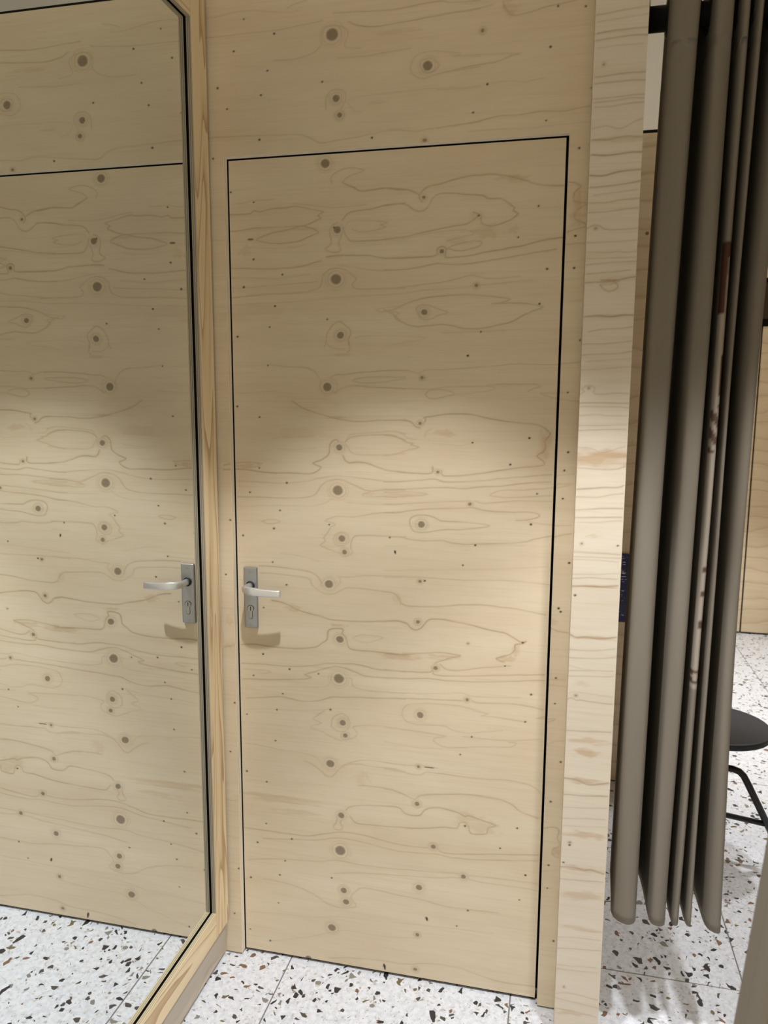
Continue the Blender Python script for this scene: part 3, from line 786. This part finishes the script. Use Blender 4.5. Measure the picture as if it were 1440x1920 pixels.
def grid_patch(xs, zs, y, V, F, A, fields):
    """append a regular vertical grid facing -y to the lists V, F, A (xs, zs in mm)"""
    nx, nz = len(xs), len(zs)
    X, Z = np.meshgrid(xs / 1000.0, zs / 1000.0)
    base = sum(len(v) for v in V)
    V.append(np.stack([X.ravel(), np.full(X.size, y), Z.ravel()], 1))
    A.append(fields.reshape(-1, 4))
    idx = base + np.arange(nx * nz).reshape(nz, nx)
    F.append(np.stack([idx[:-1, :-1].ravel(), idx[:-1, 1:].ravel(), idx[1:, 1:].ravel(), idx[1:, :-1].ravel()], 1))

def grid_object(name, V, F, A, mat, parent=None, origin=None):
    V = np.concatenate(V)
    F = np.concatenate(F)
    A = np.concatenate(A).astype(np.float32)
    lo, hi = V.min(0), V.max(0)
    org = np.array(((lo[0] + hi[0]) / 2, (lo[1] + hi[1]) / 2, lo[2])) if origin is None else np.array(origin)
    me = bpy.data.meshes.new(name)
    me.vertices.add(len(V))
    me.vertices.foreach_set('co', (V - org).astype(np.float32).ravel())
    me.loops.add(F.size)
    me.loops.foreach_set('vertex_index', F.astype(np.int32).ravel())
    me.polygons.add(len(F))
    me.polygons.foreach_set('loop_start', np.arange(0, F.size, 4, dtype=np.int32))
    me.polygons.foreach_set('loop_total', np.full(len(F), 4, np.int32))
    me.update(calc_edges=True)
    at = me.attributes.new('wood', 'FLOAT_COLOR', 'POINT')
    at.data.foreach_set('color', A.ravel())
    return place(name, me, Vector(org), parent, mat)

def lin(a, b, step):
    return np.linspace(a, b, max(2, int(round((b - a) / step)) + 1))

# ------------------------------------------------------------------ the setting
DW, DH = 0.795, 2.100          # door leaf
GAP = 0.0045
WY = -0.019                    # front of the plywood wall, door face at y = 0
WTOP = 2.478
NX0, NX1, NY = 0.8437, 0.9450, -0.12     # plywood nib beside the door
LX = -0.053                    # left wall plane
DX, DZ = 2.5, 1.6

# back wall: one plywood sheet with the door cut out of it
V, F, A = [], [], []
for xa, xb, za, zb in ((LX, -0.004, 5, 2104), (801, NX0 * 1000 + 2, 5, 2104), (LX, NX0 * 1000 + 2, 2104, WTOP * 1000)):
    xa = xa * 1000 if abs(xa) < 1 else xa
    xb = xb * 1000 if abs(xb) < 1 else xb
    gx, gz = lin(xa, xb, DX), lin(za, zb, DZ)
    grid_patch(gx, gz, WY, V, F, A, wood_fields(gx, gz, GRAIN, KNOTS, PINS, STAINS))
wall_back = grid_object('wall_back', V, F, A, M['veneer'])
tag(wall_back, 'pale plywood wall with small knots around and above the flush door', kind='structure')
box('plywood_core', (LX, WY + 0.0003, 0.005), (-0.004, 0.0, WTOP), M['edge_wall_v'], wall_back)
box('plywood_core', (0.801, WY + 0.0003, 0.005), (NX0, 0.0, WTOP), M['edge_wall_v'], wall_back)
box('plywood_core', (-0.004, WY + 0.0003, 2.104), (0.801, 0.0, WTOP), M['edge_wall_h'], wall_back)
box('door_rebate', (-0.05, 0.046, 0.0), (-0.0005, 0.07, 2.14), M['black'], wall_back)  # rebate and lining coloured black to paint the dark door gap
box('door_rebate', (0.795, 0.046, 0.0), (0.843, 0.07, 2.14), M['black'], wall_back)
box('door_rebate', (-0.0005, 0.046, 2.1), (0.795, 0.07, 2.14), M['black'], wall_back)
box('door_lining', (-0.05, 0.0, 0.0), (-0.004, 0.046, 2.14), M['black'], wall_back)
box('door_lining', (0.801, 0.0, 0.0), (0.843, 0.046, 2.14), M['black'], wall_back)
box('door_lining', (-0.004, 0.0, 2.104), (0.801, 0.046, 2.14), M['black'], wall_back)
box('gap_shade', (LX, WY + 0.006, 0.0), (-0.006, 0.0, 0.005), M['black'], wall_back)  # black fill painting the shade below the wall edge
box('gap_shade', (0.801, WY + 0.006, 0.0), (NX0, 0.0, 0.005), M['black'], wall_back)

box('top_shade_strip', (LX, WY + 0.001, WTOP), (NX0, 0.0, WTOP + 0.006), M['black'], wall_back)  # solid black strip painting a shadow line on the wall top

# door leaf with its handle
door = empty('door_1', (DW / 2, 0.02, 0.008))
tag(door, 'flush plywood door with rows of dark knots and an aluminium lever', 'door', kind='structure')
gx, gz = lin(0, DW * 1000, DX), lin(9, DH * 1000, DZ)
V, F, A = [], [], []
grid_patch(gx, gz, 0.0, V, F, A, wood_fields(gx, gz, GRAIN, KNOTS, PINS, STAINS))
grid_object('door_face', V, F, A, M['veneer'], door)
box('door_core', (0.0, 0.0003, 0.009), (DW, 0.044, DH), M['ply_base'], door)
box('door_gap_shade', (0.002, 0.008, 0.0005), (DW - 0.002, 0.04, 0.009), M['black'], door)  # black fill painting the shade of the gap under the leaf

# --- lever handle on a long back plate
bm = bmesh.new()
add_box(bm, (0.0195, -0.0090, 0.9405), (0.0560, -0.0002, 1.1015), 0.0028, 3)
plate = from_bm('handle_plate', bm, M['alu'], door)
tag(plate, 'long satin aluminium back plate')
PX = 0.0378
bm = bmesh.new()
out = []
zc, rc = 0.9925, 0.0082
for k in range(0, 25):
    a = math.radians(-60 + 300 * k / 24)
    out.append((PX + rc * math.cos(a), zc + rc * math.sin(a)))
for k in range(0, 9):
    a = math.radians(180 + 180 * k / 8)
    out.append((PX + 0.0047 * math.cos(a), 0.9705 + 0.0047 * math.sin(a)))
out2 = [(PX + (x - PX) * 1.16, 0.984 + (z - 0.984) * 1.07) for x, z in out]
add_prism(bm, out2, -0.0096, -0.0080)
from_bm('lock_opening', bm, M['rubber'], plate)
bm = bmesh.new()
add_prism(bm, out, -0.0104, -0.0082)
from_bm('lock_cylinder', bm, M['steel_dark'], plate)
bm = bmesh.new()
add_prism(bm, [(PX - 0.0010, zc - 0.0055), (PX + 0.0010, zc - 0.0055), (PX + 0.0013, zc + 0.0055), (PX - 0.0013, zc + 0.0055)], -0.0107, -0.0098)
from_bm('key_slot', bm, M['rubber'], plate)
for zs_ in (1.0905, 0.9492):
    bm = bmesh.new()
    add_tube(bm, [(PX, -0.0086, zs_), (PX, -0.0097, zs_), (PX, -0.0100, zs_)], [0.0034, 0.0034, 0.0022], 14)
    add_tube(bm, [(PX, -0.0095, zs_), (PX, -0.0103, zs_)], 0.0012, 6)
    from_bm('screw', bm, M['steel_dark'], plate)
bm = bmesh.new()
add_torus(bm, (PX, -0.0102, 1.0535), (0, 1, 0), 0.0104, 0.0018)
from_bm('collar', bm, M['rubber'], plate)
# lever: round neck turning into a flat slightly curved grip
path = [(PX, -0.0085), (PX, -0.022), (PX, -0.036), (PX + 0.001, -0.046), (PX + 0.006, -0.0545), (PX + 0.016, -0.0595), (PX + 0.032, -0.0610), (PX + 0.052, -0.0605), (PX + 0.072, -0.0590), (PX + 0.090, -0.0568), (PX + 0.0985, -0.0556), (PX + 0.1000, -0.0554)]
half = [(0.0088, 0.0088), (0.0086, 0.0086), (0.0084, 0.0086), (0.0080, 0.0090), (0.0070, 0.0098), (0.0058, 0.0103), (0.0052, 0.0100), (0.0050, 0.0094), (0.0049, 0.0090), (0.0048, 0.0088), (0.0046, 0.0086), (0.0034, 0.0072)]
zlev = [1.0535, 1.0535, 1.0535, 1.0535, 1.0535, 1.0530, 1.0515, 1.0500, 1.0492, 1.0490, 1.0490, 1.0490]
bm = bmesh.new()
rings = []
NP = 24
for i, (x, y) in enumerate(path):
    x0, y0 = path[max(0, i - 1)]
    x1, y1 = path[min(len(path) - 1, i + 1)]
    tx, ty = x1 - x0, y1 - y0
    L = math.hypot(tx, ty)
    nx_, ny_ = -ty / L, tx / L
    a, b = half[i]
    ex = 1.0 if i < 3 else (0.75 if i < 5 else 0.42)
    ring = []
    for k in range(NP):
        th = 2 * math.pi * k / NP
        cx = math.copysign(abs(math.cos(th)) ** ex, math.cos(th)) * a
        cz = math.copysign(abs(math.sin(th)) ** ex, math.sin(th)) * b
        ring.append(bm.verts.new((x + nx_ * cx, y + ny_ * cx, zlev[i] + cz)))
    rings.append(ring)
for i in range(len(rings) - 1):
    for k in range(NP):
        bm.faces.new((rings[i][k], rings[i][(k + 1) % NP], rings[i + 1][(k + 1) % NP], rings[i + 1][k]))
bm.faces.new(rings[0][::-1])
bm.faces.new(rings[-1])
lev = from_bm('door_lever', bm, M['alu_lever'], door, True)
tag(lev, 'curved flat aluminium lever')

# left wall behind the mirror, with the plinth below the mirror
wall_left = box('wall_left', (LX - 0.06, -1.75, 0.108), (LX, WY - 0.0005, WTOP), M['ply'])
tag(wall_left, 'plywood side wall that carries the tall mirror', kind='structure')
base_left = box('baseboard_left', (LX - 0.06, -1.75, 0.0105), (LX + 0.0025, WY - 0.0005, 0.108), M['ply_base'])
tag(base_left, 'grey-brown plywood plinth under the mirror frame', kind='structure')
box('gap_shade', (LX - 0.06, -1.75, 0.0), (LX - 0.004, WY - 0.002, 0.0105), M['black'], base_left)  # black fill painting the shade under the plinth

# plywood nib to the right of the door: end of the partition wall
nib = empty('wall_right', ((NX0 + NX1) / 2, 0.5, 0.0))
tag(nib, 'narrow pale plywood end of the partition between door and curtain', kind='structure')
gx, gz = lin(NX0 * 1000, NX1 * 1000, DX), lin(3, WTOP * 1000, DZ)
V, F, A = [], [], []
grid_patch(gx, gz, NY, V, F, A, wood_fields(gx, gz, NIB_GRAIN, NIB_KNOTS, [(936, 1222), (851, 1107), (862, 515), (850, 470)], NIB_STAINS, 1.0, 20))
grid_object('end_face', V, F, A, M['nib'], nib)
box('end_board', (NX0, NY + 0.0003, 0.003), (NX1, NY + 0.018, WTOP), M['ply'], nib)
box('side_board', (NX0, NY + 0.018, 0.003), (NX0 + 0.018, WY - 0.0005, WTOP), M['ply'], nib)
box('side_board', (NX1 - 0.018, NY + 0.018, 0.003), (NX1, 1.2485, WTOP), M['ply'], nib)
box('wall_core', (NX0 + 0.018, NY + 0.02, 0.003), (NX1 - 0.018, 1.24, WTOP - 0.01), M['ply_base'], nib)

# neighbouring room seen past the curtain
YB = 1.2495
wall_mid = box('wall_middle', (NX1 - 0.002, YB, 0.006), (1.40, YB + 0.09, 2.488), M['ply_far'])
tag(wall_mid, 'plywood wall behind the curtain with a blue board on it', kind='structure')
box('gap_shade', (NX1, YB + 0.004, 0.0), (1.398, YB + 0.09, 0.006), M['black'], wall_mid)  # black fill painting the shade at the foot of this wall
box('top_shade_strip', (NX1, YB + 0.004, 2.488), (1.398, YB + 0.086, 2.500), M['black'], wall_mid)  # black strip painting the shadow line along the top
YF = 3.552
wall_far = empty('wall_far', (2.0, YF + 0.02, 0.0))
tag(wall_far, 'far plywood wall of panels at the end of the bright room', kind='structure')
for xa, xb in ((0.9, 1.52), (1.528, 2.012), (2.022, 2.19)):
    box('plywood_panel', (xa, YF, 0.012), (xb, YF + 0.02, 2.004), M['ply_far'], wall_far, 0.001, 1)
box('header_board', (0.9, YF - 0.012, 2.052), (2.19, YF + 0.02, 2.272), M['nib'], wall_far, 0.001, 1)
box('plywood_panel', (0.9, YF, 2.305), (2.19, YF + 0.02, 2.488), M['ply_far'], wall_far, 0.001, 1)
box('dark_backing', (0.9, YF + 0.02, 0.0), (2.3, YF + 0.05, 2.488), M['black'], wall_far)
wall_side = box('wall_side', (2.192, -1.3995, 0.006), (2.29, YF + 0.019, 2.488), M['ply_far'])
tag(wall_side, 'pale plywood side wall closing the rooms on the far right', kind='structure')

# added wall out of view, keeps ambient light off the near curtain
wall_shade = box('wall_shade', (1.075, -1.50, 0.004), (2.29, -1.40, WTOP), M['ply'])
tag(wall_shade, 'added plywood wall out of view that shades the near curtain', kind='structure')

# ceiling
ceiling = box('ceiling', (-1.6, -3.6, CEIL), (3.4, 4.2, CEIL + 0.08), M['white'])
tag(ceiling, 'plain white shop ceiling', kind='structure')

# floor: terrazzo tiles 600 x 600 on a grout bed
floor = box('floor', (-1.07, -2.85, -0.05), (3.14, 3.77, -0.0015), M['grout'])
tag(floor, 'white terrazzo tile floor with dark and brown chips', kind='structure')
bm = bmesh.new()
add_box(bm, (-0.2983, -0.2983, -0.0115), (0.2983, 0.2983, 0.0), 0.0008, 1)
tm = bpy.data.meshes.new('terrazzo_tile')
bm.to_mesh(tm)
bm.free()
tm.materials.append(M['terrazzo'])
fl = wloc(floor)
for iy in range(-5, 6):
    for ix in range(-2, 5):
        o = link(bpy.data.objects.new('terrazzo_tile', tm))
        o.parent = floor
        o.location = Vector((0.133 + 0.6 * ix + 0.3, 0.16 + 0.6 * iy + 0.3, 0.0)) - fl
        o.rotation_euler = (0, 0, math.pi / 2 * ((ix * 7 + iy * 3) % 4))

# ------------------------------------------------------------------ mirror
MX = -0.0510
mir = empty('wall_mirror', (MX, -0.6, 0.113))
tag(mir, 'tall wall mirror in a pine plywood frame reflecting the door', 'mirror')
FX0, FX1 = -0.0475, -0.0360
YR0, YR1 = -0.1070, -0.0330        # stile next to the door wall
YL0, YL1 = -1.2100, -1.1360        # stile nearer the viewer
ZB0, ZB1, ZT0, ZT1 = 0.110, 0.1815, 2.3800, 2.4540
box('mirror_glass', (LX + 0.0001, YL0 + 0.01, ZB0 + 0.01), (MX, YR1 - 0.01, ZT1 - 0.01), M['mirror'], mir)

def frame_piece(name, y0, y1, z0, z1, face, edge):
    bm = bmesh.new()
    add_box(bm, (FX0, y0, z0), (FX1, y1, z1))
    for f in bm.faces:
        f.material_index = 0 if f.normal.x > 0.5 else 1
    bmesh.ops.recalc_face_normals(bm, faces=bm.faces)
    for f in bm.faces:
        f.normal_update()
        f.material_index = 0 if abs(f.normal.x) > 0.5 else 1
    return from_bm(name, bm, [face, edge], mir)

frame_piece('frame_stile', YR0, YR1, ZB0, ZT1, M['pine_v'], M['edge_frame_v'])
frame_piece('frame_stile', YL0, YL1, ZB0, ZT1, M['pine_v'], M['edge_frame_v'])
frame_piece('frame_rail', YL1 + 0.0004, YR0 - 0.0004, ZB0, ZB1, M['pine_h'], M['edge_frame_h'])
frame_piece('frame_rail', YL1 + 0.0004, YR0 - 0.0004, ZT0, ZT1, M['pine_h'], M['edge_frame_h'])
for (y0, y1, z0, z1) in ((YR0 + 0.004, YR1 - 0.004, ZB0 + 0.004, ZT1 - 0.004), (YL0 + 0.004, YL1 - 0.004, ZB0 + 0.004, ZT1 - 0.004),
                         (YL1 - 0.004, YR0 + 0.004, ZB0 + 0.004, ZB1 - 0.004), (YL1 - 0.004, YR0 + 0.004, ZT0 + 0.004, ZT1 - 0.004)):
    box('spacer', (MX, y0, z0), (FX0, y1, z1), M['black'], mir)  # coloured black to paint the shaded gap behind the frame

# ------------------------------------------------------------------ curtains
def mat_cloth():
    t = NT('taupe_velvet')
    P = t.obj()
    n = t.noise(P, 900, 2, 0.6)
    n2 = t.noise(t.mapping(P, (6, 6, 1.2)), 3, 3)
    c = t.mix(n, (0.200, 0.178, 0.147), (0.260, 0.235, 0.200))
    c = t.mix(t.math('MULTIPLY', n2, 0.35), c, (0.165, 0.145, 0.12))
    at = t.n('ShaderNodeAttribute', attribute_name='print')
    sp = t.n('ShaderNodeSeparateColor')
    t.l(at.outputs['Color'], sp.inputs[0])
    c = t.mix(sp.outputs[0], c, (0.42, 0.37, 0.32))
    c = t.mix(sp.outputs[1], c, (0.085, 0.038, 0.028))
    t.bump(n, 0.15, 0.0008)
    return t.out(c, 0.85, 0, 0.15)
M['cloth'] = mat_cloth()

def resample(P, step):
    P = spline(P, step)
    d = np.r_[0, np.cumsum(np.hypot(*np.diff(P, axis=0).T))]
    s = np.linspace(0, d[-1], int(d[-1] / step) + 1)
    return np.stack([np.interp(s, d, P[:, 0]), np.interp(s, d, P[:, 1])], 1)

def cloth_object(name, plan, zs, warp, parent, paint=None, hole=(0, 9), thick=0.0018):
    """plan: curve seen from above (m); warp(x, y, z) -> x, y, z shapes each level"""
    n, m = len(plan), len(zs)
    V = np.zeros((m, n, 3))
    for j, z in enumerate(zs):
        V[j, :, 0], V[j, :, 1], V[j, :, 2] = warp(plan[:, 0], plan[:, 1], z)
    idx = np.arange(n * m).reshape(m, n)
    F = np.stack([idx[:-1, :-1].ravel(), idx[:-1, 1:].ravel(), idx[1:, 1:].ravel(), idx[1:, :-1].ravel()], 1)
    V = V.reshape(-1, 3)
    inside = np.hypot(V[:, 1] - hole[0], V[:, 2] - hole[1]) < 0.031     # holes for the rod
    F = F[~inside[F].any(1)]
    lo, hi = V.min(0), V.max(0)
    org = np.array(((lo[0] + hi[0]) / 2, (lo[1] + hi[1]) / 2, lo[2]))
    me = bpy.data.meshes.new(name)
    me.from_pydata((V - org).tolist(), [], F.tolist())
    at = me.attributes.new('print', 'FLOAT_COLOR', 'POINT')
    col = np.zeros((n * m, 4), np.float32)
    if paint is not None:
        X0 = np.tile(plan[:, 0], m)
        Y0 = np.tile(plan[:, 1], m)
        Z0 = np.repeat(zs, n)
        col[:, 0], col[:, 1] = paint(X0, Y0, Z0)
    at.data.foreach_set('color', col.ravel())
    me.polygons.foreach_set('use_smooth', [True] * len(me.polygons))
    o = place(name, me, Vector(org), parent, M['cloth'])
    md = o.modifiers.new('cloth_thickness', 'SOLIDIFY')
    md.thickness = thick
    md.offset = 0
    return o

YROD, ZROD = -0.010, 2.317
plan = np.array([(0.9815, .095), (.9805, .060), (.9785, .010), (.9765, -.030), (.9745, -.058), (.9775, -.078), (.9850, -.088), (1.000, -.092), (1.0140, -.091), (1.0230, -.085), (1.0275, -.066), (1.0300, -.020), (1.0345, .050), (1.0420, .098), (1.0500, .098), (1.0550, .050), (1.0570, -.010), (1.0578, -.050), (1.0605, -.076), (1.0670, -.087), (1.0800, -.090), (1.0915, -.086), (1.0970, -.072), (1.0990, -.030), (1.1010, .030), (1.1050, .085), (1.1095, .085), (1.1122, .020), (1.1132, -.045), (1.1155, -.073), (1.1208, -.081), (1.1262, -.073), (1.1282, -.045), (1.1290, .020), (1.1318, .080), (1.1352, .080), (1.1380, .020), (1.1390, -.040), (1.1408, -.068), (1.1448, -.076), (1.1480, -.066), (1.1496, -.030), (1.1520, .040), (1.1580, .092), (1.1650, .092), (1.1690, .040), (1.1708, -.030), (1.1725, -.062), (1.1780, -.080), (1.1880, -.085), (1.1955, -.078), (1.1985, -.055), (1.2000, -.020)]) * 1000
plan = resample(plan, 4.5) / 1000.0
RC_M = np.array([0.979, 1.0016, 1.0790, 1.1208, 1.1442, 1.1852, 1.20])
RC_T = np.array([0.994, 1.0225, 1.0917, 1.1307, 1.1596, 1.2080, 1.225])
RC_B = np.array([0.971, 0.9957, 1.0700, 1.1083, 1.1383, 1.1906, 1.208])
def warp_main(x, y, z):
    f = z - 1.296
    dT, dB = RC_T - RC_M, RC_B - RC_M
    zt, zb = 1.02, -0.917
    # quadratic through hem, middle and top
    a = (dT / zt - dB / zb) / (zt - zb)
    b = dT / zt - a * zt
    dx = np.interp(x, RC_M, a * f * f + b * f)
    sway = 0.004 * np.sin(3.1 * z + 40 * x) + 0.0025 * np.sin(7.3 * z + 90 * x)
    amp = 1.0 + 0.06 * np.sin(2.2 * z + 1.0)
    lift = 0.004 * np.sin(55 * x) * max(0.0, (0.6 - z) / 0.35)
    return x + dx, YROD + (y - YROD) * amp + sway, z + lift
def paint_main(X, Y, Z):
    s = (X - 1.1150) / (1.1275 - 1.1150)
    on = (s > -0.1) & (s < 1.1) & (Y < 0.0)
    cream = np.zeros_like(X)
    brown = np.zeros_like(X)
    cream[on & (Z > 0.90) & (Z < 1.79)] = 0.75
    brown[on & (Z > 1.71) & (Z < 1.855) & (s < 0.62)] = 1
    brown[on & (Z > 1.825) & (Z < 1.855)] = 1
    brown[on & (Z > 1.545) & (Z < 1.625) & (s > 0.45)] = 1
    brown[on & (Z > 1.425) & (Z < 1.525) & (np.sin(Z * 160 + s * 3) > -0.2)] = 0.85
    for z0, z1 in ((1.164, 1.180), (1.109, 1.121), (1.039, 1.058)):
        brown[on & (Z > z0) & (Z < z1) & (s > 0.3)] = 0.9
    rr_ = np.hypot((s - 0.5) * 0.011, Z - 0.928)
    brown[on & (np.abs(rr_ - 0.0105) < 0.0035)] = 0.9
    return cream, brown
cur = empty('gathered_curtain', (1.08, YROD, 0.25))
tag(cur, 'taupe fabric curtain gathered in tight folds on the black rod beside the partition', 'curtain')
zs_c = np.concatenate([np.arange(0.327, 0.85, 0.02), np.arange(0.85, 1.9, 0.006), np.arange(1.9, 2.24, 0.02), np.arange(2.24, 2.38, 0.006)])
cloth_object('curtain_fabric', plan, zs_c, warp_main, cur, paint_main, (YROD, ZROD))
# black eyelets where the cloth crosses the rod
cross = []
for i in range(len(plan) - 1):
    if (plan[i, 1] - YROD) * (plan[i + 1, 1] - YROD) < 0:
        cross.append(i)
for i in cross:
    x, y, z = warp_main(plan[i:i + 1, 0], plan[i:i + 1, 1], ZROD)
    tdir = plan[min(i + 1, len(plan) - 1)] - plan[i - 1]
    nrm = Vector((tdir[1], -tdir[0], 0)).normalized()
    bm = bmesh.new()
    add_torus(bm, (float(x[0]), YROD, ZROD), nrm, 0.0325, 0.0055, 28, 8)
    from_bm('eyelet', bm, M['rod'], cur, True)

rod = empty('curtain_rod', (NX1, YROD, ZROD))
tag(rod, 'thick black curtain rod fixed to the partition side', 'curtain rod')
bm = bmesh.new()
add_tube(bm, [(NX1 + 0.004, YROD, ZROD), (2.1915, YROD, ZROD)], 0.0245, 28)
from_bm('rod_tube', bm, M['rod'], rod, True)
bm = bmesh.new()
add_tube(bm, [(NX1 + 0.0005, YROD, ZROD), (NX1 + 0.006, YROD, ZROD), (NX1 + 0.0075, YROD, ZROD)], [0.042, 0.042, 0.040], 32)
from_bm('wall_flange', bm, M['rod'], rod)

# second curtain, very near the viewer at the lower right
YN = -1.0
pn = np.array([(1.0285, .03), (1.0240, .0), (1.0205, -.03), (1.0245, -.046), (1.0305, -.040), (1.0345, .0), (1.0375, .06), (1.0425, .11), (1.0500, .11), (1.0555, .06), (1.0590, .0), (1.0640, -.032), (1.0740, -.046), (1.0860, -.030), (1.0920, .030), (1.1040, .080), (1.1180, .080), (1.1280, .020), (1.1380, -.030), (1.1540, -.045), (1.1680, -.020), (1.1800, .050), (1.2000, .060), (1.2140, .010), (1.2260, -.040), (1.2460, -.048), (1.2640, -.010), (1.2840, .050), (1.3080, .055), (1.3360, .000), (1.3620, -.03)])
pn[:, 1] += YN
pn = resample(pn * 1000, 6.0) / 1000.0
def warp_near(x, y, z):
    f = max(0.0, z - 0.25)
    return x + 0.023 + (z - 1.066) * 0.085 + 0.004 * np.sin(2.3 * z + 30 * x), y + 0.006 * np.sin(3 * z + 50 * x), z + 0 * x
near = empty('near_curtain', (1.15, YN, 0.3))
tag(near, 'blurred dark curtain edge close to the viewer at the lower right corner', 'curtain')
cloth_object('curtain_fabric', pn, np.concatenate([np.arange(0.30, 2.24, 0.03), np.arange(2.24, 2.37, 0.008)]), warp_near, near, None, (YN, ZROD))
rod2 = empty('curtain_rod', (1.3, YN, ZROD))
tag(rod2, 'black rod above the near curtain at the right edge', 'curtain rod')
bm = bmesh.new()
add_tube(bm, [(1.09, YN, ZROD), (2.1915, YN, ZROD)], 0.0245, 24)
from_bm('rod_tube', bm, M['rod'], rod2, True)
for hx in (1.5,):
    bm = bmesh.new()
    add_tube(bm, [(hx, YN, ZROD + 0.02), (hx, YN, CEIL)], 0.008, 12)
    from_bm('ceiling_hanger', bm, M['rod'], rod2)

# ------------------------------------------------------------------ stool
SX, SY, SZ = 1.357, 0.847, 0.452
st = empty('stool', (SX, SY, 0.0))
tag(st, 'low black stool with a round flat seat and bent tube legs', 'stool')
bm = bmesh.new()
prof = [(0.0, SZ), (0.164, SZ), (0.170, SZ - 0.0018), (0.1725, SZ - 0.006), (0.1725, SZ - 0.017), (0.170, SZ - 0.021), (0.0, SZ - 0.022)]
NS = 64
prev = None
for r, z in prof:
    ring = [bm.verts.new((SX, SY, z))] if r == 0 else [bm.verts.new((SX + r * math.cos(2 * math.pi * k / NS), SY + r * math.sin(2 * math.pi * k / NS), z)) for k in range(NS)]
    if prev is not None:
        for k in range(NS):
            if len(prev) == 1:
                bm.faces.new((prev[0], ring[k], ring[(k + 1) % NS]))
            elif len(ring) == 1:
                bm.faces.new((prev[k], ring[0], prev[(k + 1) % NS]))
            else:
                bm.faces.new((prev[k], ring[k], ring[(k + 1) % NS], prev[(k + 1) % NS]))
    prev = ring
from_bm('seat', bm, M['stool_seat'], st)
bm = bmesh.new()
add_tube(bm, [(SX, SY, 0.27), (SX, SY, SZ - 0.018)], 0.022, 20)
from_bm('column', bm, M['stool_leg'], st, True)
for k in range(4):
    a = math.radians(-14 + 90 * k)
    d = Vector((math.cos(a), math.sin(a), 0))
    c0 = Vector((SX, SY, 0))
    pts = [c0 + d * 0.01 + Vector((0, 0, 0.300)), c0 + d * 0.060 + Vector((0, 0, 0.300)), c0 + d * 0.080 + Vector((0, 0, 0.296)), c0 + d * 0.094 + Vector((0, 0, 0.284)), c0 + d * 0.106 + Vector((0, 0, 0.264)), c0 + d * 0.245 + Vector((0, 0, 0.0))]
    bm = bmesh.new()
    add_tube(bm, pts, 0.0115, 14)
    from_bm('leg', bm, M['stool_leg'], st, True)
for k in range(2):
    a = math.radians(-14 + 90 * k)
    d = Vector((math.cos(a), math.sin(a), 0))
    c0 = Vector((SX, SY, 0.130 + 0.016 * k))
    bm = bmesh.new()
    add_tube(bm, [c0 - d * 0.176, c0 + d * 0.176], 0.0092, 12)
    from_bm('cross_brace', bm, M['stool_leg'], st, True)

# ------------------------------------------------------------------ blue board on the wall behind the curtain
def mat_blue():
    t = NT('blue_board')
    P = t.pos()
    n = t.noise(t.mapping(P, (40, 1, 330)), 1.0, 1, 0.4)
    s = t.n('ShaderNodeSeparateXYZ')
    t.l(P, s.inputs[0])
    low = t.math('LESS_THAN', s.outputs[2], 0.695)
    c = t.mix(low, (0.022, 0.027, 0.115), (0.006, 0.006, 0.10))
    m = t.math('MULTIPLY', t.math('GREATER_THAN', n, 0.69), t.math('SUBTRACT', 1.0, low))
    c = t.mix(m, c, (0.75, 0.75, 0.80))
    return t.out(c, 0.3, 0, 0.5)
bb = box('notice_board', (0.985, YB - 0.008, 0.672), (1.200, YB - 0.0005, 0.9455), mat_blue(), None, 0.001, 1)
tag(bb, 'dark blue board with small white marks on the plywood wall behind the curtain', 'board')

# ------------------------------------------------------------------ ceiling downlights (fittings of the lamps set at the top)
def mat_glow():
    t = NT('lamp_lens')
    t.b.inputs['Emission Color'].default_value = (1.0, 0.94, 0.85, 1)
    t.b.inputs['Emission Strength'].default_value = 4.0
    return t.out((0.9, 0.9, 0.88), 0.4)
glow = mat_glow()
first = None
for lx, ly, *_ in LAMPS:
    if first is None:
        d0 = empty('ceiling_downlight', (lx, ly, CEIL))
        bm = bmesh.new()
        add_torus(bm, (lx, ly, CEIL - 0.003), (0, 0, 1), 0.045, 0.004, 28, 8)
        ring = from_bm('trim_ring', bm, M['white'], d0, True)
        bm = bmesh.new()
        add_tube(bm, [(lx, ly, CEIL - 0.003), (lx, ly, CEIL - 0.0005)], 0.043, 28)
        lens = from_bm('lens', bm, glow, d0)
        first = (d0, ring, lens)
        d = d0
    else:
        d = first[0].copy()
        link(d)
        d.location = (lx, ly, CEIL)
        for ch in first[1:]:
            c2 = ch.copy()
            link(c2)
            c2.parent = d
    tag(d, 'small round downlight recessed in the white ceiling', 'downlight', 'recessed ceiling downlights')
